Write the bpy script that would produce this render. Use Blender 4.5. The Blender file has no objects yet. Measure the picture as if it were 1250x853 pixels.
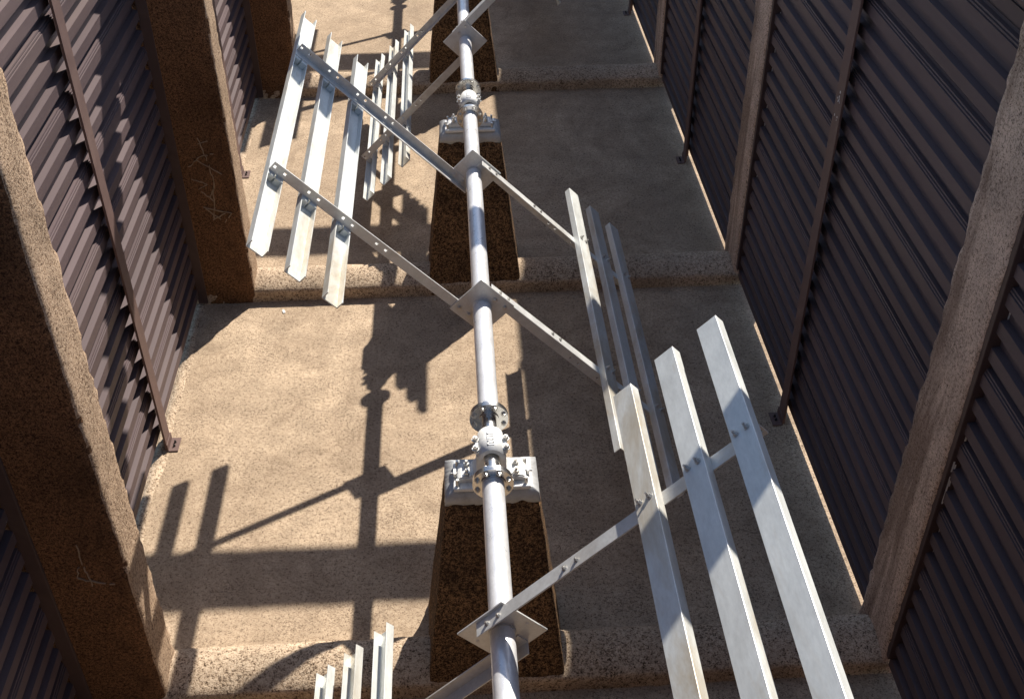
import bpy, bmesh, math, random
from mathutils import Vector, Matrix, noise

random.seed(7)
R = math.radians
scene = bpy.context.scene
col = scene.collection

# ------------------------------------------------------------------ camera, sky, sun, exposure
cam_d = bpy.data.cameras.new('camera')
cam = bpy.data.objects.new('camera', cam_d)
col.objects.link(cam)
cam.location = (-0.1708, -5.8886, 8.2396)
cam.rotation_euler = (0.9155, 0.0058, -0.0576)
cam_d.sensor_width = 36.0
cam_d.sensor_fit = 'HORIZONTAL'
cam_d.lens = 1379.77 / 1250 * 36
cam_d.clip_start = 0.1
cam_d.clip_end = 500
scene.camera = cam

TO_SUN = Vector((0.495, 0.855, 1.0)).normalized()
ELEV = math.asin(TO_SUN.z)
AZIM = math.atan2(TO_SUN.x, TO_SUN.y)
world = bpy.data.worlds.new('World')
scene.world = world
world.use_nodes = True
wn = world.node_tree.nodes
wl = world.node_tree.links
wn.clear()
sky = wn.new('ShaderNodeTexSky')
sky.sky_type = 'NISHITA'
sky.sun_disc = False
sky.sun_elevation = ELEV
sky.sun_rotation = AZIM
sky.air_density = 1.0
sky.dust_density = 0.6
bg = wn.new('ShaderNodeBackground')
bg.inputs['Strength'].default_value = 0.102
wo = wn.new('ShaderNodeOutputWorld')
wl.new(sky.outputs[0], bg.inputs[0])
wl.new(bg.outputs[0], wo.inputs[0])

sun_d = bpy.data.lights.new('sun', 'SUN')
sun_d.energy = 4.8
sun_d.angle = R(0.65)
sun_d.color = (1.0, 0.93, 0.83)
sun = bpy.data.objects.new('sun', sun_d)
col.objects.link(sun)
sun.rotation_euler = TO_SUN.to_track_quat('Z', 'Y').to_euler()
sun.location = TO_SUN * 30

scene.view_settings.view_transform = 'Standard'
scene.view_settings.look = 'None'
scene.view_settings.gamma = 1.0
scene.view_settings.use_curve_mapping = False
scene.view_settings.exposure = 0.68
scene.cycles.max_bounces = 8
scene.cycles.diffuse_bounces = 4
scene.cycles.glossy_bounces = 4
scene.cycles.use_denoising = True

# ------------------------------------------------------------------ layout (metres)
D = 6.0            # bay length
H = 2.4234         # shaft height
WL, WR = 3.475, 3.37
XC = 2.774         # inner face of the left columns
XR = 3.315         # inner face of the right columns
CDL, CDR = 0.46, 0.63   # column depths along the channel
YB = 0.45          # bearing centre behind each sill front
PA, PB = 2.306, 4.730   # the two hub plates of a wheel, from the bay start
TOP = 5.72         # top of the sheet walls

# ------------------------------------------------------------------ materials
def new_mat(name):
    m = bpy.data.materials.new(name)
    m.use_nodes = True
    nt = m.node_tree
    nt.nodes.clear()
    out = nt.nodes.new('ShaderNodeOutputMaterial')
    b = nt.nodes.new('ShaderNodeBsdfPrincipled')
    nt.links.new(b.outputs[0], out.inputs[0])
    return m, nt, b

class NT:
    def __init__(s, nt):
        s.nt = nt
        s.tc = nt.nodes.new('ShaderNodeTexCoord')
    def map(s, scale=(1, 1, 1), rot=(0, 0, 0), rnd=False):
        mp = s.nt.nodes.new('ShaderNodeMapping')
        if rnd:
            oi = s.nt.nodes.new('ShaderNodeObjectInfo')
            vm = s.nt.nodes.new('ShaderNodeVectorMath')
            vm.operation = 'SCALE'
            vm.inputs[0].default_value = (37.0, 61.0, 23.0)
            s.nt.links.new(oi.outputs['Random'], vm.inputs['Scale'])
            s.nt.links.new(vm.outputs[0], mp.inputs['Location'])
        mp.inputs['Scale'].default_value = scale
        mp.inputs['Rotation'].default_value = rot
        s.nt.links.new(s.tc.outputs['Object'], mp.inputs[0])
        return mp.outputs[0]
    def noise(s, scale, detail=4, rough=0.6, vec=None, dist=0.0):
        n = s.nt.nodes.new('ShaderNodeTexNoise')
        n.inputs['Scale'].default_value = scale
        n.inputs['Detail'].default_value = detail
        n.inputs['Roughness'].default_value = rough
        n.inputs['Distortion'].default_value = dist
        s.nt.links.new(vec or s.tc.outputs['Object'], n.inputs['Vector'])
        return n.outputs['Fac']
    def voro(s, scale, vec=None, feat='F1', out='Distance', rnd=1.0):
        n = s.nt.nodes.new('ShaderNodeTexVoronoi')
        n.feature = feat
        n.inputs['Scale'].default_value = scale
        n.inputs['Randomness'].default_value = rnd
        s.nt.links.new(vec or s.tc.outputs['Object'], n.inputs['Vector'])
        return n.outputs[out]
    def ramp(s, fac, stops, interp='LINEAR'):
        n = s.nt.nodes.new('ShaderNodeValToRGB')
        cr = n.color_ramp
        cr.interpolation = interp
        while len(cr.elements) < len(stops):
            cr.elements.new(0.5)
        for e, (p, c) in zip(cr.elements, stops):
            e.position = p
            e.color = (c, c, c, 1) if isinstance(c, (int, float)) else (*c, 1)
        s.nt.links.new(fac, n.inputs[0])
        return n.outputs[0]
    def mix(s, fac, a, b, mode='MIX'):
        n = s.nt.nodes.new('ShaderNodeMix')
        n.data_type = 'RGBA'
        n.blend_type = mode
        for i, v in ((0, fac), (6, a), (7, b)):
            if hasattr(v, 'is_linked'):
                s.nt.links.new(v, n.inputs[i])
            elif i == 0:
                n.inputs[0].default_value = v
            else:
                n.inputs[i].default_value = (*v, 1) if len(v) == 3 else v
        return n.outputs[2]
    def math(s, op, a, b=None):
        n = s.nt.nodes.new('ShaderNodeMath')
        n.operation = op
        for i, v in ((0, a), (1, b)):
            if v is None:
                continue
            if hasattr(v, 'is_linked'):
                s.nt.links.new(v, n.inputs[i])
            else:
                n.inputs[i].default_value = v
        return n.outputs[0]
    def bump(s, h, strength, dist, normal=None):
        n = s.nt.nodes.new('ShaderNodeBump')
        n.inputs['Strength'].default_value = strength
        n.inputs['Distance'].default_value = dist
        s.nt.links.new(h, n.inputs['Height'])
        if normal is not None:
            s.nt.links.new(normal, n.inputs['Normal'])
        return n.outputs[0]

def set_in(nt, b, name, v):
    if hasattr(v, 'is_linked'):
        nt.links.new(v, b.inputs[name])
    else:
        b.inputs[name].default_value = v

def concrete(name, light, mid, dark, pit=0.42, grain=26.0, bump=0.8, patch=(0.75, 1.15), stain=None, streak=0.0, blotch=None, cracks=0.0):
    """worn concrete with exposed aggregate: pale stones in darker, pitted paste"""
    m, nt, b = new_mat(name)
    t = NT(nt)
    g1 = t.noise(grain, 5, 0.72, dist=0.4)
    g2 = t.noise(grain * 2.6, 3, 0.7)
    g = t.math('ADD', t.math('MULTIPLY', g1, 0.5), t.math('MULTIPLY', g2, 0.5))
    base = t.ramp(g, [(pit - 0.045, dark), (pit + 0.015, mid), (pit + 0.10, light), (0.75, light)])
    big = t.noise(0.55, 6, 0.62, dist=0.6)
    base = t.mix(1.0, base, t.ramp(big, [(0.3, patch[0]), (0.7, patch[1])]), 'MULTIPLY')
    med = t.noise(3.2, 6, 0.7)
    base = t.mix(1.0, base, t.ramp(med, [(0.32, 0.82), (0.68, 1.10)]), 'MULTIPLY')
    # clusters of open pits
    pits = t.math('MULTIPLY', t.ramp(t.noise(1.7, 5, 0.7), [(0.46, 0.0), (0.66, 1.0)]),
                  t.ramp(t.noise(grain * 1.5, 3, 0.6), [(0.50, 0.0), (0.60, 1.0)]))
    base = t.mix(t.math('MULTIPLY', pits, 0.75), base, dark)
    if stain:
        sv = t.map((2.6, 2.6, 0.35))
        st = t.ramp(t.noise(1.0, 6, 0.62, vec=sv, dist=0.5), [(0.50, 0.0), (0.60, 1.0)])
        base = t.mix(t.math('MULTIPLY', st, streak), base, stain)
    if blotch:
        # old water marks: soft-edged patches with a darker tide line
        bn = t.noise(0.42, 5, 0.6, dist=1.2)
        f = t.ramp(bn, [(0.44, 0.0), (0.50, 0.38), (0.512, 0.68), (0.528, 0.28), (0.64, 0.5)])
        base = t.mix(t.math('MULTIPLY', f, t.ramp(t.noise(5.0, 4, 0.7), [(0.3, 0.35), (0.7, 1.0)])), base, blotch)
    if cracks:
        wv = t.nt.nodes.new('ShaderNodeVectorMath')
        wv.operation = 'ADD'
        nn = t.nt.nodes.new('ShaderNodeTexNoise')
        nn.inputs['Scale'].default_value = 1.4
        nn.inputs['Detail'].default_value = 5
        nt.links.new(t.tc.outputs['Object'], nn.inputs['Vector'])
        nt.links.new(t.tc.outputs['Object'], wv.inputs[0])
        nt.links.new(nn.outputs['Color'], wv.inputs[1])
        ck = t.ramp(t.voro(0.30, vec=wv.outputs[0], feat='DISTANCE_TO_EDGE'), [(0.0, 1.0), (0.0022, 0.7), (0.0045, 0.0)])
        ck = t.math('MULTIPLY', ck, t.ramp(t.noise(0.9, 3, 0.5), [(0.50, 0.0), (0.60, cracks)]))
        base = t.mix(ck, base, dark)
    set_in(nt, b, 'Base Color', base)
    b.inputs['Roughness'].default_value = 0.93
    b.inputs['Specular IOR Level'].default_value = 0.25
    nrm = t.bump(g, bump, 0.012)
    nrm = t.bump(pits, bump * 0.5, -0.012, nrm)
    nt.links.new(nrm, b.inputs['Normal'])
    return m

M = {}
M['floor'] = concrete('floor_concrete', (0.58, 0.45, 0.32), (0.45, 0.335, 0.228), (0.13, 0.09, 0.062), pit=0.452, grain=30, bump=0.6, patch=(0.78, 1.06), blotch=(0.23, 0.165, 0.11), cracks=0.5)
M['sill'] = concrete('sill_concrete', (0.62, 0.49, 0.355), (0.43, 0.315, 0.215), (0.06, 0.037, 0.022), pit=0.455, grain=30, bump=0.8)
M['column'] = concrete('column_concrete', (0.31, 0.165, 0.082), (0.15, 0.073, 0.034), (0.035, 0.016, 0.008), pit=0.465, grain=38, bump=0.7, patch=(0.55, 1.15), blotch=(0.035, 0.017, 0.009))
M['column_tan'] = concrete('column_concrete_tan', (0.60, 0.44, 0.305), (0.40, 0.27, 0.175), (0.08, 0.045, 0.027), pit=0.46, grain=34, bump=0.9, patch=(0.75, 1.1))
M['column_r'] = concrete('column_concrete_streaked', (0.76, 0.575, 0.445), (0.56, 0.405, 0.305), (0.07, 0.045, 0.03), pit=0.445, grain=36, bump=0.8, patch=(0.78, 1.1), stain=(0.13, 0.075, 0.048), streak=0.62)
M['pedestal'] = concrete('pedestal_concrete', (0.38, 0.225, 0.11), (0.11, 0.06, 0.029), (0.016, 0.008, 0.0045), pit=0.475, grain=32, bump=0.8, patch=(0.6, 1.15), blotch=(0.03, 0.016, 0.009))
M['beam'] = concrete('beam_concrete', (0.45, 0.38, 0.30), (0.34, 0.28, 0.22), (0.15, 0.12, 0.09))

def metal(name, c, metallic=0.5, rough=0.45, stain=None, amount=0.25, grain=9.0, aniso=(1, 1, 1), spots=None, vary=0.0):
    m, nt, b = new_mat(name)
    t = NT(nt)
    v = t.map(aniso, rnd=True)
    n1 = t.noise(grain, 5, 0.65, vec=v)
    n2 = t.noise(grain * 6, 3, 0.6, vec=v)
    base = t.mix(1.0, c, t.ramp(n1, [(0.3, 0.86), (0.7, 1.06)]), 'MULTIPLY')
    base = t.mix(1.0, base, t.ramp(n2, [(0.3, 0.93), (0.7, 1.04)]), 'MULTIPLY')
    if vary:
        oi = nt.nodes.new('ShaderNodeObjectInfo')
        base = t.mix(1.0, base, t.ramp(oi.outputs['Random'], [(0.0, 1.0 - vary), (1.0, 1.0 + vary)]), 'MULTIPLY')
    if stain:
        f = t.ramp(t.noise(1.3, 6, 0.7, vec=v, dist=0.8), [(0.52, 0.0), (0.70, 1.0)])
        base = t.mix(t.math('MULTIPLY', f, amount), base, stain)
    if spots:
        f = t.ramp(t.voro(spots[0]), [(0.0, 1.0), (spots[1], 1.0), (spots[1] + 0.015, 0.0)])
        f2 = t.ramp(t.noise(2.0, 3, 0.6), [(0.55, 0.0), (0.62, 1.0)])
        base = t.mix(t.math('MULTIPLY', f, f2), base, spots[2])
    set_in(nt, b, 'Base Color', base)
    b.inputs['Metallic'].default_value = metallic
    if metallic == 0.0:
        b.inputs['Specular IOR Level'].default_value = 0.3
    set_in(nt, b, 'Roughness', t.ramp(n1, [(0.25, max(0.05, rough - 0.10)), (0.75, rough + 0.12)]))
    nt.links.new(t.bump(n2, 0.12, 0.003), b.inputs['Normal'])
    return m

M['galv'] = metal('galvanised_steel', (0.71, 0.725, 0.695), 0.25, 0.38, stain=(0.42, 0.31, 0.16), amount=0.7, aniso=(1, 0.35, 1))
M['arm'] = metal('galvanised_angle', (0.66, 0.66, 0.64), 0.35, 0.42, stain=(0.34, 0.27, 0.18), amount=0.35)
M['tube'] = metal('shaft_steel', (0.87, 0.87, 0.875), 0.38, 0.33, stain=(0.60, 0.585, 0.56), amount=0.45, grain=11.0, aniso=(1, 0.5, 1))
M['machined'] = metal('machined_steel', (0.62, 0.61, 0.59), 0.95, 0.22)
M['silver'] = metal('silver_paint', (0.76, 0.76, 0.74), 0.1, 0.55, stain=(0.30, 0.29, 0.28), amount=0.5, grain=14)
M['grout'] = metal('silver_grout', (0.46, 0.465, 0.465), 0.15, 0.45, stain=(0.12, 0.09, 0.07), amount=0.6, grain=12)
M['bolt'] = metal('bolt_steel', (0.62, 0.60, 0.56), 0.75, 0.35)
M['sheet'] = metal('brown_sheet', (0.108, 0.077, 0.080), 0.0, 0.55, stain=(0.17, 0.125, 0.11), amount=0.4, grain=1.6, aniso=(1, 0.12, 1), vary=0.16, spots=(5.0, 0.014, (0.6, 0.55, 0.5)))
M['post'] = metal('brown_post', (0.15, 0.096, 0.085), 0.0, 0.6, stain=(0.24, 0.17, 0.14), amount=0.3, grain=2.0)
M['trim'] = metal('dark_trim', (0.075, 0.048, 0.044), 0.0, 0.5, stain=(0.12, 0.09, 0.075), amount=0.3, grain=2.0)
M['chalk'] = metal('chalk_scratch', (0.33, 0.25, 0.17), 0.0, 0.9)
M['white'] = metal('white_fleck', (0.72, 0.70, 0.66), 0.0, 0.8)
M['dark'] = metal('dark_rubber', (0.02, 0.018, 0.016), 0.0, 0.6)

# ------------------------------------------------------------------ mesh helpers
class MB:
    def __init__(s):
        s.bm = bmesh.new()
    def box(s, x0, x1, y0, y1, z0, z1):
        vs = [s.bm.verts.new((x, y, z)) for x in (x0, x1) for y in (y0, y1) for z in (z0, z1)]
        for f in ((0, 1, 3, 2), (4, 6, 7, 5), (0, 4, 5, 1), (2, 3, 7, 6), (0, 2, 6, 4), (1, 5, 7, 3)):
            s.bm.faces.new([vs[i] for i in f])
        return s
    def prism(s, poly, axis, a, b):
        """poly of 2D points extruded along axis ('x','y','z') from a to b"""
        def P(u, v, w):
            return {'x': (w, u, v), 'y': (u, w, v), 'z': (u, v, w)}[axis]
        A = [s.bm.verts.new(P(u, v, a)) for u, v in poly]
        B = [s.bm.verts.new(P(u, v, b)) for u, v in poly]
        n = len(poly)
        fs = [s.bm.faces.new(A), s.bm.faces.new(B[::-1])]
        for i in range(n):
            fs.append(s.bm.faces.new((A[i], B[i], B[(i + 1) % n], A[(i + 1) % n])))
        return s
    def cyl(s, c, axis, r, l, seg=24, r2=None, smooth=True, phase=0.0):
        """solid cylinder starting at c, length l along axis vector"""
        ax = Vector(axis).normalized()
        u = ax.orthogonal().normalized()
        w = ax.cross(u)
        c = Vector(c)
        r2 = r if r2 is None else r2
        A, B = [], []
        for i in range(seg):
            a = 2 * math.pi * i / seg + phase
            d = u * math.cos(a) + w * math.sin(a)
            A.append(s.bm.verts.new(c + d * r))
            B.append(s.bm.verts.new(c + ax * l + d * r2))
        s.bm.faces.new(A[::-1])
        s.bm.faces.new(B)
        for i in range(seg):
            f = s.bm.faces.new((A[i], A[(i + 1) % seg], B[(i + 1) % seg], B[i]))
            f.smooth = smooth
        for V in (A, B):      # rims stay crisp so the side shading runs true along the tube
            for i in range(seg):
                s.bm.edges.get((V[i], V[(i + 1) % seg])).smooth = False
        return s
    def bolt(s, c, axis, r=0.018, h=0.018, stud=0.0, washer=True):
        ax = Vector(axis).normalized()
        c = Vector(c)
        if washer:
            s.cyl(c, ax, r * 1.35, h * 0.25, 14)
        s.cyl(c + ax * h * 0.2, ax, r, h, 6, r2=r * 0.96, smooth=False)
        if stud:
            s.cyl(c + ax * h, ax, r * 0.52, stud, 10, r2=r * 0.45)
        return s
    def bevel(s, w, seg=1):
        bmesh.ops.recalc_face_normals(s.bm, faces=s.bm.faces)
        es = [e for e in s.bm.edges if len(e.link_faces) == 2 and e.calc_face_angle(0) > 0.6]
        bmesh.ops.bevel(s.bm, geom=es, offset=w, segments=seg, affect='EDGES', clamp_overlap=True)
        return s
    def mesh(s, name):
        bmesh.ops.recalc_face_normals(s.bm, faces=s.bm.faces)
        me = bpy.data.meshes.new(name)
        s.bm.to_mesh(me)
        s.bm.free()
        return me
    def build(s, name, mat, parent=None, label=None):
        me = s.mesh(name)
        me.materials.append(M[mat])
        o = bpy.data.objects.new(name, me)
        col.objects.link(o)
        o.parent = parent
        if label:
            o['label'] = label
        return o

def link(name, me, parent, loc=(0, 0, 0), rot=(0, 0, 0)):
    o = bpy.data.objects.new(name, me)
    col.objects.link(o)
    o.parent = parent
    o.location = loc
    o.rotation_euler = rot
    return o

def thing(name, label, cat, loc=(0, 0, 0), group=None):
    o = bpy.data.objects.new(name, None)
    o.empty_display_size = 0.2
    col.objects.link(o)
    o.location = loc
    o['label'] = label
    o['category'] = cat
    if group:
        o['group'] = group
    return o

def tag(o, label, cat, group=None):
    o['label'] = label
    o['category'] = cat
    if group:
        o['group'] = group
    return o

def rough_box(x0, x1, y0, y1, z0, z1, step, amp, chip, seed=0.0, shape=None):
    """box with worn, chipped edges; shape(p) may warp it"""
    nx = max(1, round((x1 - x0) / step)); ny = max(1, round((y1 - y0) / step)); nz = max(1, round((z1 - z0) / step))
    bm = bmesh.new()
    vs = {}
    def V(i, j, k):
        if (i, j, k) not in vs:
            p = Vector((x0 + (x1 - x0) * i / nx, y0 + (y1 - y0) * j / ny, z0 + (z1 - z0) * k / nz))
            onx = i in (0, nx); ony = j in (0, ny); onz = k in (0, nz)
            q = p + Vector((seed, seed * 1.7, seed * 0.3))
            n = noise.noise_vector(q * 9.0) * amp + noise.noise_vector(q * 2.1) * amp * 0.8
            if onx + ony + onz >= 2:
                c = chip * (0.25 + 1.1 * max(0.0, noise.noise(q * 7.0) + 0.25) + 0.9 * max(0, noise.noise(q * 19.0)))
                if onx:
                    p.x += c if i == 0 else -c
                if ony:
                    p.y += c if j == 0 else -c
                if onz:
                    p.z += c if k == 0 else -c
            if shape:
                p = shape(p)
            vs[(i, j, k)] = bm.verts.new(p + n)
        return vs[(i, j, k)]
    def quad(a, b, c, d):
        f = bm.faces.new((V(*a), V(*b), V(*c), V(*d)))
        f.smooth = True
    for j in range(ny):
        for k in range(nz):
            quad((0, j, k), (0, j, k + 1), (0, j + 1, k + 1), (0, j + 1, k))
            quad((nx, j, k), (nx, j + 1, k), (nx, j + 1, k + 1), (nx, j, k + 1))
    for i in range(nx):
        for k in range(nz):
            quad((i, 0, k), (i + 1, 0, k), (i + 1, 0, k + 1), (i, 0, k + 1))
            quad((i, ny, k), (i, ny, k + 1), (i + 1, ny, k + 1), (i + 1, ny, k))
    for i in range(nx):
        for j in range(ny):
            quad((i, j, 0), (i, j + 1, 0), (i + 1, j + 1, 0), (i + 1, j, 0))
            quad((i, j, nz), (i + 1, j, nz), (i + 1, j + 1, nz), (i, j + 1, nz))
    for e in bm.edges:
        if e.calc_face_angle(0) > 0.9:
            e.smooth = False
    mb = MB(); mb.bm.free(); mb.bm = bm
    return mb

# ------------------------------------------------------------------ floor
fl = MB()
g = fl.bm
nx_, ny_ = 30, 45
gv = [[g.verts.new((-45 + 90 * i / nx_, -45 + 135 * j / ny_, 0)) for j in range(ny_ + 1)] for i in range(nx_ + 1)]
for i in range(nx_):
    for j in range(ny_):
        g.faces.new((gv[i][j], gv[i + 1][j], gv[i + 1][j + 1], gv[i][j + 1]))
floor = fl.build('basin_floor', 'floor')
floor['kind'] = 'structure'
floor['label'] = 'tan exposed aggregate concrete floor of the basin'

# ------------------------------------------------------------------ sills across the channel
ORD = ['nearest', 'second', 'third', 'farthest']
SILLP = [(0.0, -0.05), (0.0, 0.155), (0.018, 0.178), (0.07, 0.205), (0.14, 0.236), (0.23, 0.262), (0.33, 0.268), (0.43, 0.245), (0.50, 0.18), (0.545, 0.09), (0.57, -0.05)]
# denser profile
prof = []
for (a, b) in zip(SILLP, SILLP[1:]):
    n = max(1, round(math.hypot(b[0] - a[0], b[1] - a[1]) / 0.04))
    for q in range(n):
        prof.append((a[0] + (b[0] - a[0]) * q / n, a[1] + (b[1] - a[1]) * q / n))
prof.append(SILLP[-1])
for k in range(4):
    s = MB(); bm = s.bm
    NX = 150
    grid = []
    for i in range(NX + 1):
        x = -3.62 + 7.3 * i / NX
        row = []
        for (y, z) in prof:
            q = Vector((x + 13 * k, y + 4, z))
            n = noise.noise_vector(q * 8) * 0.006 + noise.noise_vector(q * 1.3) * 0.012 + noise.noise_vector(q * 21) * 0.007
            row.append(bm.verts.new((x, y + n.y, z + n.z)))
        grid.append(row)
    for i in range(NX):
        for j in range(len(prof) - 1):
            f = bm.faces.new((grid[i][j], grid[i + 1][j], grid[i + 1][j + 1], grid[i][j + 1]))
            f.smooth = True
    bm.faces.new(grid[0]); bm.faces.new(grid[-1][::-1])
    o = s.build('floor_sill', 'sill')
    o.location = (0, D * k, 0)
    o['kind'] = 'structure'
    o['label'] = 'worn rounded concrete sill across the floor, %s from the viewer' % ORD[k]

# ------------------------------------------------------------------ columns
STROKES_MID = [[(-3.117, 2.307), (-3.053, 2.011), (-3.02, 1.707), (-3.102, 1.516)], [(-3.13, 2.235), (-3.01, 2.267)],
    [(-3.28, 1.944), (-3.142, 2.07), (-2.936, 2.118)], [(-3.181, 2.034), (-2.916, 1.836)],
    [(-3.273, 1.793), (-3.104, 1.71), (-3.213, 1.656), (-3.058, 1.475)], [(-3.031, 1.745), (-3.097, 1.239)],
    [(-3.22, 1.423), (-2.985, 1.195), (-2.881, 1.31), (-3.205, 1.41)], [(-3.071, 1.397), (-3.118, 1.22), (-2.929, 1.332)]]
STROKES_NEAR = [[(-3.072, 2.068), (-3.072, 1.815), (-3.059, 1.611)], [(-3.114, 1.818), (-3.151, 1.707), (-3.084, 1.669), (-2.888, 1.622)]]
def strokes(parent, polys, y, w):
    for pl in polys:
        mb = MB()
        # densify with a shaky hand
        pts = []
        for a, b in zip(pl, pl[1:]):
            for q in range(6):
                t = q / 6
                pts.append(Vector((a[0] + (b[0] - a[0]) * t + random.uniform(-.008, .008), 0, a[1] + (b[1] - a[1]) * t + random.uniform(-.008, .008))))
        pts.append(Vector((pl[-1][0], 0, pl[-1][1])))
        for a, b in zip(pts, pts[1:]):
            if random.random() < 0.12:
                continue
            d = (b - a).normalized()
            n = Vector((-d.z, 0, d.x)) * w * random.uniform(0.3, 0.7)
            A = [mb.bm.verts.new((p.x, yy, p.z)) for yy in (y, y + 0.02) for p in (a - n, b - n, b + n, a + n)]
            for f in ((0, 1, 2, 3), (7, 6, 5, 4), (0, 4, 5, 1), (1, 5, 6, 2), (2, 6, 7, 3), (3, 7, 4, 0)):
                mb.bm.faces.new([A[i] for i in f])
        mb.build('chalk_stroke', 'chalk', parent)['kind'] = 'stuff'

LCOL = ['left concrete column nearest the viewer, sunlit inner edge, faint chalk scratches',
        'left concrete column with chalk scribbles on its dark front face',
        'left concrete column farther back, partly behind the raised paddles',
        'left concrete column farthest away, beyond the top of the view']
RCOL = ['right concrete column nearest the viewer with dark drip stains',
        'right concrete column, middle one of the three along the dark sheet wall',
        'right concrete column, narrow and far, near the top of the view',
        'right concrete column farthest away, beyond the top of the view']
for k in range(4):
    t = thing('concrete_column', LCOL[k], 'column', (-XC, D * k, 0), 'columns along the left wall')
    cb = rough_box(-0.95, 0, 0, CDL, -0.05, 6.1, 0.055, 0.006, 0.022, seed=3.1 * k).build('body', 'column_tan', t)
    # a second, dark brown concrete material covers the downstream face, under the chalk strokes
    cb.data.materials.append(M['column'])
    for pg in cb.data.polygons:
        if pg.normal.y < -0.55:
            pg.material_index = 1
    rough_box(-0.95, -0.02, -0.02, 1.3, 6.0, 6.3, 0.2, 0.004, 0.01, seed=9 + k).build('corbel', 'beam', t)
    MB().box(-0.715, -0.60, -0.025, 0.03, 0.03, 6.0).bevel(0.004).build('edge_angle', 'trim', t)
    if k == 1:
        strokes(t, [[(x + XC, z) for x, z in s] for s in STROKES_MID], -0.011, 0.009)
    if k == 0:
        strokes(t, [[(x + XC, z) for x, z in s] for s in STROKES_NEAR], -0.011, 0.007)
    t = thing('concrete_column', RCOL[k], 'column', (XR, D * k, 0), 'columns along the right wall')
    rough_box(0, 0.6, 0.0, CDR, -0.05, 6.1, 0.055, 0.004, 0.016, seed=31 + 2.3 * k).build('body', 'column_r', t)
    rough_box(0.02, 0.6, 0.02, 1.3, 6.0, 6.3, 0.2, 0.004, 0.01, seed=19 + k).build('corbel', 'beam', t)
    a = MB().box(0.02, 0.115, -0.045, 0.04, 0.25, 6.0).bevel(0.004).build('edge_angle', 'trim', t)
    mb = MB()
    z = 0.3
    while z < 5.9:
        l = random.uniform(0.05, 0.32)
        if random.random() < (0.75 if z > 0.9 else 0.35):
            w = random.uniform(0.007, 0.018)
            mb.box(0.115 - w, 0.1175, -0.048, -0.040, z, z + l)
        z += l + random.uniform(0.01, 0.12)
    if k == 0:
        for (zz, ll, xx) in ((2.3, 0.22, 0.06), (2.45, 0.1, 0.045), (2.12, 0.28, 0.05), (2.75, 0.05, 0.075)):
            mb.box(xx, xx + 0.012, -0.0475, -0.044, zz, zz + ll)
    o = mb.build('paint_chips', 'white', a)
    o['kind'] = 'stuff'

# ------------------------------------------------------------------ crossbeams on the column tops
BL = ['overhead concrete crossbeam nearest the viewer, above the view', 'second overhead crossbeam, casting the shadow band over the near floor',
      'third overhead crossbeam, casting the middle shadow band', 'farthest overhead crossbeam, casting the far shadow band']
for k in range(4):
    o = rough_box(-4.2, 4.2, 0, 0.54, 0, 0.28, 0.25, 0.004, 0.01, seed=51 + k).build('concrete_beam', 'beam')
    o.location = (0, D * k + (0.28 if k == 0 else 0.66), 6.305)
    tag(o, BL[k], 'beam', 'crossbeams over the basin')

# ------------------------------------------------------------------ unseen deck under the viewer and end wall, added to block sky light
o = rough_box(-9, 9, -6.5, 0, 0, 0.3, 0.5, 0.004, 0.01, seed=81).build('added_deck', 'beam')
o.location = (0, -5.45, 6.3)
tag(o, 'unseen concrete deck under the viewer, added to block sky light', 'deck')
o = rough_box(-9, 9, 0, 0.35, -0.02, 6.295, 0.5, 0.004, 0.01, seed=83).build('added_end_wall', 'column')
o.location = (0, -8.2, 0)
tag(o, 'unseen concrete end wall under the deck, added to block sky light', 'wall')

# ------------------------------------------------------------------ corrugated walls
PITCH = 0.224
SHEET_H = PITCH * 3
def sheet_profile(nribs):
    """(z, depth) line of one sheet: crests at 0, valleys behind; the upper edge is lapped with two beads"""
    c, sl, dp = 0.100, 0.010, 0.056
    pts = [(0.0, -dp)]
    for r in range(nribs):
        v1 = 0.050 + r * PITCH
        pts += [(v1, -dp), (v1 + sl, 0.0), (v1 + sl + c, 0.0)]
        e = v1 + sl + c
        if r < nribs - 1:
            pts.append((e + sl, -dp))
        else:
            pts += [(e + 0.002, -0.014), (e + 0.007, -0.014), (e + 0.010, -0.006), (e + 0.022, -0.008), (e + 0.024, -0.022), (e + 0.029, -0.022),
                    (e + 0.032, -0.013), (e + 0.044, -0.016), (e + 0.046, -dp + 0.003)]
    pts.append((nribs * PITCH + 0.006, -dp + 0.003))
    return pts
def sheet_mesh(nribs, L, side):
    pts = sheet_profile(nribs)
    mb = MB()
    bm = mb.bm
    th = 0.003
    NS = 3
    rows = []
    for j in range(NS + 1):
        y = L * j / NS
        F = [bm.verts.new((-side * d, y, z)) for z, d in pts]
        B = [bm.verts.new((-side * (d - th), y, z)) for z, d in pts]
        rows.append((F, B))
    n = len(pts)
    for j in range(NS):
        F0, B0 = rows[j]; F1, B1 = rows[j + 1]
        for i in range(n - 1):
            bm.faces.new((F0[i], F1[i], F1[i + 1], F0[i + 1]))
            bm.faces.new((B0[i], B0[i + 1], B1[i + 1], B1[i]))
        bm.faces.new((F0[0], B0[0], B1[0], F1[0]))
        bm.faces.new((F0[-1], F1[-1], B1[-1], B0[-1]))
    for F, B in (rows[0], rows[-1]):
        for i in range(n - 1):
            bm.faces.new((F[i], F[i + 1], B[i + 1], B[i]))
    me = mb.mesh('corrugated_sheet')
    me.materials.append(M['sheet'])
    return me
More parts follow.
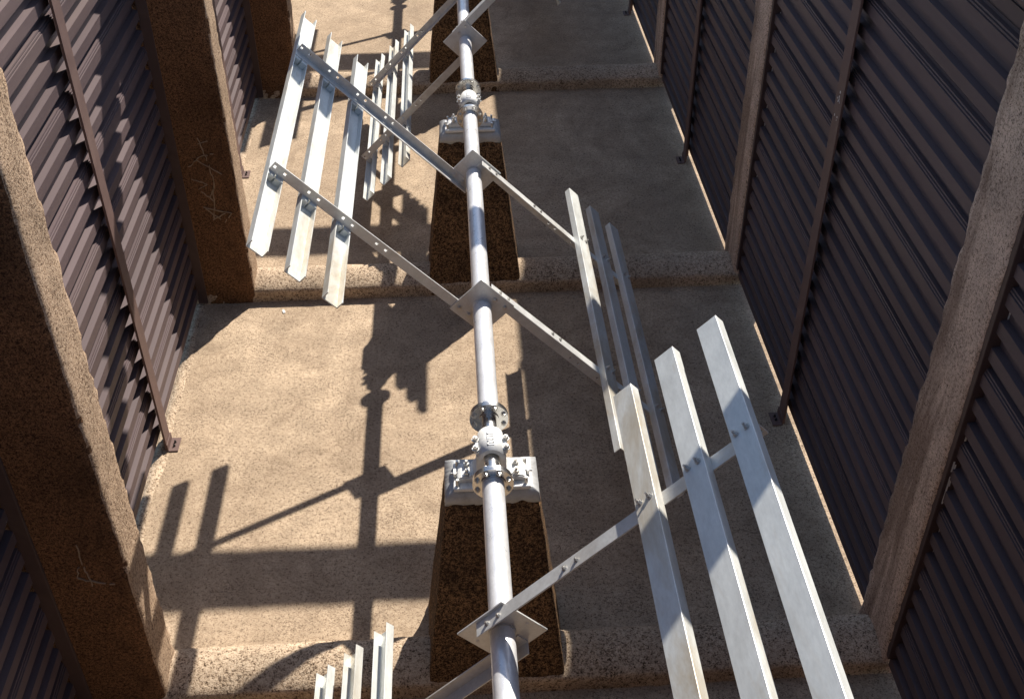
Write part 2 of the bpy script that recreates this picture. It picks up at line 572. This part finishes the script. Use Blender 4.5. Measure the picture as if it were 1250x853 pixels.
def post_meshes(side):
    """U-channel post; local x=0 at the crest plane, grows into the channel"""
    mb = MB()
    s = -side
    # outer skin of a folded channel
    w = 0.095
    dpt = 0.08
    mb.box(*sorted((s * (dpt - 0.016), s * dpt)), -w, -w + 0.006, 0.02, TOP)
    mb.box(*sorted((s * 0.002, s * dpt)), w - 0.006, w, 0.02, TOP)
    mb.box(*sorted((s * dpt, s * (dpt + 0.006))), -w, w, 0.02, TOP)
    mb.bevel(0.002)
    post = mb.mesh('post'); post.materials.append(M['post'])
    mb = MB()
    a, b = dpt + 0.007, dpt + 0.115
    mb.box(*sorted((s * a, s * b)), -w - 0.012, w + 0.012, 0.004, 0.016)
    mb.box(*sorted((s * a, s * (a + 0.010))), -w - 0.012, w + 0.012, 0.016, 0.10)
    mb.bevel(0.002)
    foot = mb.mesh('foot_bracket'); foot.materials.append(M['post'])
    mb = MB()
    mb.bolt((s * (a + 0.058), 0, 0.016), (0, 0, 1), 0.014, 0.012, 0.02, washer=False)
    bolts = mb.mesh('anchor_bolt'); bolts.materials.append(M['dark'])
    return post, foot, bolts
PM = {s: post_meshes(s) for s in (-1, 1)}
SH = {}
LN = {-1: 'the foreground, mostly cut off by the frame', 0: 'the near bay', 1: 'the middle bay', 2: 'the far bay', 3: 'the last bay, beyond the top of the view'}
for side in (-1, 1):
    cd = CDL if side < 0 else CDR
    X = side * (WL if side < 0 else WR)
    L = D - cd - 0.02
    SH[side] = [sheet_mesh(3, L, side), sheet_mesh(1, L, side)]
    for k in range(-1, 4):
        lab = ('%s brown corrugated sheet wall of %s' % ('left sunlit' if side < 0 else 'right shaded', LN[k]))
        t = thing('corrugated_wall', lab, 'wall', (X, D * k + cd + 0.01, 0), '%s corrugated walls' % ('left' if side < 0 else 'right'))
        z = 0.075
        n = 0
        while z < TOP - 0.1:
            full = z + SHEET_H < TOP + 0.1
            link('corrugated_sheet', SH[side][0 if full else 1], t, (random.uniform(-0.003, 0.003), 0, z))
            z += SHEET_H if full else PITCH
            n += 1
            if not full and z > TOP - PITCH * 0.7:
                break
        # top rail
        MB().box(-0.06, 0.06, 0, L, z + 0.003, z + 0.032).bevel(0.004).build('top_rail', 'post', t)
        if side < 0:
            mb = MB(); bm = mb.bm
            prev = None
            NF = 110
            for i in range(NF + 1):
                y = L * i / NF
                w = 0.05 + 0.07 * max(0, noise.noise(Vector((y * 1.3, k * 7.0, 2.0))) + 0.35) + 0.025 * noise.noise(Vector((y * 9, k, 5.0)))
                hh = 0.022 + 0.014 * noise.noise(Vector((y * 6, k, 9.0)))
                row = [bm.verts.new((-0.05, y, 0.0)), bm.verts.new((-0.04, y, hh)), bm.verts.new((w * 0.5, y, hh * 0.8)), bm.verts.new((w, y, 0.001))]
                if prev:
                    for q in range(3):
                        bm.faces.new((prev[q], prev[q + 1], row[q + 1], row[q])).smooth = True
                prev = row
            mb.build('mortar_fillet', 'sill', t)
        py = 3.36 - cd - 0.01
        p = link('post', PM[side][0], t, (0, py, 0))
        ft = link('foot_bracket', PM[side][1], t, (0, py, 0))
        for yy in (-0.03, 0.03):
            link('anchor_bolt', PM[side][2], ft, (0, yy, 0))
        if side > 0 and k == 0:
            mb = MB()
            for q in range(9):
                zz = random.choice((3.52, 3.62, 3.78, 3.8, 3.84)) + random.uniform(-0.03, 0.03)
                yy = py + random.uniform(-0.045, 0.045)
                mb.box(-0.0885, -0.0855, yy, yy + random.uniform(0.006, 0.016), zz, zz + random.uniform(0.01, 0.03))
            o = mb.build('paint_flecks', 'white', p)
            o.location = (0, -py, 0) if False else (0, -py, 0)
            o['kind'] = 'stuff'

# ------------------------------------------------------------------ pedestals
PED = ['dark tapered concrete pedestal nearest the viewer, silver painted top', 'dark tapered concrete pedestal in the middle, shaft crossing before it',
       'dark tapered concrete pedestal cut by the top edge of the view', 'dark tapered concrete pedestal farthest away, beyond the top of the view']
def ped_shape(c0, c1, z0, z1, w0, w1, d0, d1):
    def f(p):
        t = (p.z - z0) / (z1 - z0)
        return Vector((p.x * (w0 + (w1 - w0) * t), YB + 0.06 + p.y * (d0 + (d1 - d0) * t), p.z))
    return f
for k in range(4):
    t = thing('concrete_pedestal', PED[k], 'pedestal', (0, D * k, 0), 'pedestals carrying the shaft')
    zt = 2.02
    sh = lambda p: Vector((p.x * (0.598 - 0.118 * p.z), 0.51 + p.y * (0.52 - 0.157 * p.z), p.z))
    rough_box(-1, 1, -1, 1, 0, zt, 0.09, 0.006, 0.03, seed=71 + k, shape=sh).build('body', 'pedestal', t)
    def sh2(p):
        tt = (p.z - 1.985) / (2.115 - 1.985)
        w = 0.598 - 0.118 * p.z + 0.008
        d = 0.52 - 0.157 * p.z + 0.008
        if tt > 0.7:
            w -= 0.05 * (tt - 0.7) / 0.3
            d -= 0.03 * (tt - 0.7) / 0.3
        if tt < 0.1:
            p = p + Vector((0, 0, noise.noise(Vector((p.x * 4, p.y * 4, k))) * 0.035))
        return Vector((p.x * w, 0.51 + p.y * d, p.z))
    rough_box(-1, 1, -1, 1, 1.985, 2.115, 0.043, 0.0025, 0.012, seed=77 + k, shape=sh2).build('grout_cap', 'grout', t, 'silver painted grout cap')

# ------------------------------------------------------------------ shaft bearings
def flange(mb, y0, th, r=0.152, hub=None):
    mb.cyl((0, y0, H), (0, 1, 0), r, th, 40)
def bearing(k):
    t = thing('shaft_bearing', ['silver split shaft bearing bolted to the nearest pedestal', 'silver split shaft bearing on the middle pedestal',
              'silver split shaft bearing on the pedestal at the top edge', 'silver split shaft bearing on the farthest pedestal'][k], 'bearing', (0, D * k + YB, 0), 'bearings along the shaft')
    h = H
    zb = 2.118
    MB().box(-0.295, 0.295, -0.145, 0.145, zb, zb + 0.035).bevel(0.006).build('base_plate', 'silver', t)
    # cast housing: feet and lower half
    pr = [(-0.265, zb + 0.037), (0.265, zb + 0.037), (0.265, zb + 0.075), (0.235, zb + 0.09), (0.15, zb + 0.10), (0.115, zb + 0.15), (0.112, h + 0.005), (-0.112, h + 0.005), (-0.115, zb + 0.15), (-0.15, zb + 0.10), (-0.235, zb + 0.09), (-0.265, zb + 0.075)]
    MB().prism(pr, 'y', -0.085, 0.085).bevel(0.01, 2).build('housing', 'silver', t)
    # cap: half ring with lugs
    outer = [(0.098 * math.cos(R(a)), h + 0.01 + 0.098 * math.sin(R(a))) for a in range(0, 181, 12)]
    inner = [(0.066 * math.cos(R(a)), h + 0.01 + 0.066 * math.sin(R(a))) for a in range(180, -1, -12)]
    mb = MB()
    poly = outer + inner
    A = [mb.bm.verts.new((x, -0.135, z)) for x, z in poly]
    B = [mb.bm.verts.new((x, 0.135, z)) for x, z in poly]
    n = len(outer)
    for i in range(n - 1):
        j = 2 * n - 1 - i
        for (S, rev) in ((A, 0), (B, 1)):
            f = [S[i], S[i + 1], S[j - 1], S[j]]
            mb.bm.faces.new(f[::-1] if rev else f)
        f = mb.bm.faces.new((A[i], B[i], B[i + 1], A[i + 1])); f.smooth = True
        f = mb.bm.faces.new((A[j], A[j - 1], B[j - 1], B[j])); f.smooth = True
    mb.bm.faces.new((A[0], A[-1], B[-1], B[0])); mb.bm.faces.new((A[n - 1], B[n - 1], B[n], A[n]))
    cap = mb.build('cap', 'silver', t)
    for s in (-1, 1):
        x0, x1 = sorted((s * 0.088, s * 0.125))
        MB().box(x0, x1, -0.08, 0.08, h + 0.008, h + 0.045).bevel(0.008, 2).build('cap_lug', 'silver', cap)
    for s in (-1, 1):
        for y in (-0.052, 0.052):
            MB().bolt((s * 0.116, y, h + 0.045), (0, 0, 1), 0.021, 0.026, 0.012).build('cap_bolt', 'bolt', cap)
    # raised casting mark on the cap
    mb = MB()
    for seg in (((-0.022, -0.075), (0.020, -0.075)), ((-0.022, -0.075), (-0.022, -0.050)), ((-0.022, -0.050), (0.018, -0.050)), ((0.018, -0.050), (0.018, -0.024)), ((0.018, -0.024), (-0.022, -0.024)),
                ((-0.022, -0.005), (0.02, 0.012)), ((0.02, 0.012), (-0.022, 0.028)), ((-0.022, 0.045), (0.02, 0.045)), ((-0.022, 0.045), (-0.022, 0.07))):
        (xa, ya), (xb, yb) = seg
        z = h + 0.01 + 0.096
        mb.box(min(xa, xb) - 0.004, max(xa, xb) + 0.004, min(ya, yb) - 0.004, max(ya, yb) + 0.004, z - 0.006, z + 0.006)
    mb.build('casting_mark', 'silver', cap)['kind'] = 'stuff'
    # foot studs and jacking screws
    for s in (-1, 1):
        for y in (-0.048, 0.048):
            MB().bolt((s * 0.19, y, zb + 0.092), (0, 0, 1), 0.024, 0.026, 0.03).build('foot_bolt', 'bolt', t)
        for y in (-0.105, 0.105):
            MB().cyl((s * 0.262, y, zb + 0.035), (0, 0, 1), 0.016, 0.06, 12, r2=0.012).build('anchor_stud', 'bolt', t)
        x0, x1 = sorted((s * 0.272, s * 0.292))
        MB().box(x0, x1, -0.03, 0.03, zb + 0.036, zb + 0.085).build('jacking_block', 'bolt', t)
        MB().cyl((s * 0.245, 0, zb + 0.062), (s, 0, 0), 0.009, 0.07, 10).build('jacking_screw', 'bolt', t)
    # stub shaft with a coupling flange at each end
    st = MB().cyl((0, -0.345, h), (0, 1, 0), 0.058, 0.70, 32).build('stub_shaft', 'machined', t)
    for y0 in (-0.365, 0.335):
        mb = MB()
        flange(mb, y0, 0.022)
        mb.cyl((0, y0 - 0.012 if y0 > 0 else y0 + 0.022, h), (0, 1, 0), 0.078, 0.012, 32)
        mb.build('coupling_flange', 'machined', t)
    return t
for k in range(4):
    bearing(k)

# ------------------------------------------------------------------ paddle wheels
ARM_N, WEB_N = 0.185, 0.256        # leg A outer face and paddle web outer face, off the shaft axis
RAD = (1.425, 1.785, 2.13)
WEBW, FLG, TH = 0.152, 0.074, 0.009
Y0, Y1 = 1.245, 5.755              # paddle ends, from the bay start

def common_meshes():
    out = {}
    mb = MB()
    mb.prism([(-WEBW / 2, 0), (WEBW / 2, 0), (WEBW / 2, -FLG), (WEBW / 2 - TH, -FLG), (WEBW / 2 - TH, -TH), (-WEBW / 2 + TH, -TH), (-WEBW / 2 + TH, -FLG), (-WEBW / 2, -FLG)], 'y', Y0, Y1)
    mb.bevel(0.0025)
    out['paddle'] = mb.mesh('paddle'); out['paddle'].materials.append(M['galv'])
    # bolts through the web at both arms
    for nm, y in (('a', PA), ('b', PB)):
        yy = y + (0.06 if nm == 'a' else -0.06)
        mb = MB().bolt((0, yy, 0.0), (0, 0, 1), 0.0165, 0.018, 0.022)
        out['bolt' + nm] = mb.mesh('bolt'); out['bolt' + nm].materials.append(M['bolt'])
        gap = WEB_N - ARM_N - TH
        ys_ = yy - 0.05
        mb = MB().box(-0.031, 0.031, ys_ - 0.046, ys_ + 0.046, -TH - gap - 0.001, -TH)
        mb.bevel(0.004)
        out['spacer' + nm] = mb.mesh('spacer'); out['spacer' + nm].materials.append(M['galv'])
    # arms: angle iron, local x = radius, local z = towards the paddle side
    for nm, y, s in (('a', PA + 0.008, 1), ('b', PB - 0.008, -1)):
        mb = MB()
        t = 0.010
        Lw, Lb = 0.105, 0.095
        # leg A is whole, leg B is punched with a pair of holes at every paddle
        mb.box(-0.05, 2.205, *sorted((y, y + s * Lw)), ARM_N - t, ARM_N)
        mb.bevel(0.002)
        yb = sorted((y, y + s * t))
        zh = ARM_N - 0.055
        hw = 0.0125
        mb.box(-0.05, 2.205, *yb, zh + hw, ARM_N - t)
        mb.box(-0.05, 2.205, *yb, ARM_N - Lb, zh - hw)
        hx = sorted([r + d for r in RAD + (1.06,) for d in (-0.05, 0.05)])
        ed = [-0.05] + [e for h in hx for e in (h - hw, h + hw)] + [2.205]
        for xa, xb in zip(ed[0::2], ed[1::2]):
            mb.box(xa, xb, *yb, zh - hw, zh + hw)
        out['arm' + nm] = mb.mesh('arm'); out['arm' + nm].materials.append(M['arm'])
        mb = MB()
        for r in (0.03, 0.15):
            mb.bolt((r, y + s * t, ARM_N - 0.05), (0, s, 0), 0.017, 0.016, 0.014)
            mb.bolt((r, y - s * 0.022, ARM_N - 0.05), (0, -s, 0), 0.017, 0.014, 0.006)
        out['rivet' + nm] = mb.mesh('arm_bolts'); out['rivet' + nm].materials.append(M['bolt'])
        mb = MB()
        for r in (0.05, 0.15, 0.72, 0.82):
            mb.bolt((r, y + s * 0.055, ARM_N), (0, 0, 1), 0.014, 0.012, 0.008)
        out['slot' + nm] = mb.mesh('leg_bolts'); out['slot' + nm].materials.append(M['bolt'])
    # hub plates
    for nm, y in (('a', PA), ('b', PB)):
        mb = MB()
        hs = 0.205
        mb.box(-hs, hs, y - 0.008, y + 0.007, -hs, hs)
        mb.bevel(0.0025)
        out['plate' + nm] = mb.mesh('hub_plate'); out['plate' + nm].materials.append(M['arm'])
        mb = MB()
        for (x, z) in ((-0.165, 0.06), (0.165, -0.06), (0.06, 0.165 - 0.03), (-0.06, -0.135)):
            mb.cyl((x, y - 0.011, z), (0, 1, 0), 0.0115, 0.022, 12)  # white studs stand in for glints of sun in the plate holes
        out['glint' + nm] = mb.mesh('glint_studs'); out['glint' + nm].materials.append(M['white'])
        mb = MB().cyl((0, y - 0.022, 0), (0, 1, 0), 0.090, 0.044, 36)
        out['collar' + nm] = mb.mesh('collar'); out['collar' + nm].materials.append(M['arm'])
    return out
CM = common_meshes()
def stain_shift(o, i):
    return o
WLAB = {-1: 'paddle wheel nearest the viewer, its right paddles raised towards the viewer',
        0: 'paddle wheel in the middle, its three left paddles raised and right ones lowered',
        1: 'far paddle wheel, its three left paddles lowered behind the middle wheel',
        2: 'farthest paddle wheel, beyond the top of the view'}
for k in range(-1, 3):
    phase = R(135) if k % 2 == 0 else R(45)
    t = thing('paddle_wheel', WLAB[k], 'paddle wheel', (0, D * k, H), 'paddle wheels on the shaft')
    mb = MB()
    ys, ye = YB + 0.357 + 0.024, D + YB - 0.365 - 0.024
    mb.cyl((0, ys, 0), (0, 1, 0), 0.082, ye - ys, 48)
    mb.build('shaft_tube', 'tube', t)
    for y0 in (ys - 0.022, ye):
        mb = MB()
        mb.cyl((0, y0, 0), (0, 1, 0), 0.152, 0.022, 40)
        mb.cyl((0, y0 + 0.022 if y0 < 2 else y0 - 0.014, 0), (0, 1, 0), 0.096, 0.014, 36)
        fo = mb.build('flange', 'machined', t)
        mb = MB()
        s = 1 if y0 < 2 else -1
        yf = y0 + 0.022 if s > 0 else y0
        yo = yf - s * 0.068
        for q in range(8):
            a = R(22.5 + 45 * q)
            mb.bolt((0.124 * math.cos(a), yf, 0.124 * math.sin(a)), (0, s, 0), 0.017, 0.016, 0.014)
            mb.bolt((0.124 * math.cos(a), yo + s * 0.022, 0.124 * math.sin(a)), (0, -s, 0), 0.017, 0.016, 0.010)
        mb.build('flange_bolts', 'bolt', fo)['kind'] = 'stuff'
    for nm in 'ab':
        p = link('hub_plate', CM['plate' + nm], t, (0, 0, 0), (0, -phase, 0))
        link('glint_studs', CM['glint' + nm], p)['kind'] = 'stuff'
        link('collar', CM['collar' + nm], p)
    for half in (0, 1):
        rot = (0, -(phase + math.pi * half), 0)
        for nm in 'ab':
            a = link('arm', CM['arm' + nm], t, (0, 0, 0), rot)
            link('arm_bolts', CM['rivet' + nm], a)['kind'] = 'stuff'
            link('leg_bolts', CM['slot' + nm], a)['kind'] = 'stuff'
        for r in RAD:
            ang = -(phase + math.pi * half)
            off = Matrix.Rotation(ang, 3, 'Y') @ Vector((r + (0.03 if k == -1 and half else 0.0), 0, WEB_N))
            dy = random.uniform(-0.02, 0.02) - (0.08 if k == -1 and half == 0 else 0)
            pd = link('paddle', CM['paddle'], t, off + Vector((0, dy, 0)), rot)
            for nm in 'ab':
                for xx in (-0.037, 0.037):
                    link('bolt', CM['bolt' + nm], pd, (xx, -dy, 0))
                    link('spacer', CM['spacer' + nm], pd, (xx, -dy, 0))

# ------------------------------------------------------------------ small litter
mb = MB()
mb.prism([(-0.03, -0.05), (0.02, -0.06), (0.035, 0.02), (0.01, 0.07), (-0.02, 0.045)], 'z', 0.004, 0.012)
o = mb.build('paper_scrap', 'white')
o.scale = (0.6, 0.6, 1)
o.location = (-2.41, 5.77, 0)
o.rotation_euler = (0.05, 0.1, 0.4)
tag(o, 'small white scrap lying on the sunlit floor near the middle sill', 'scrap')
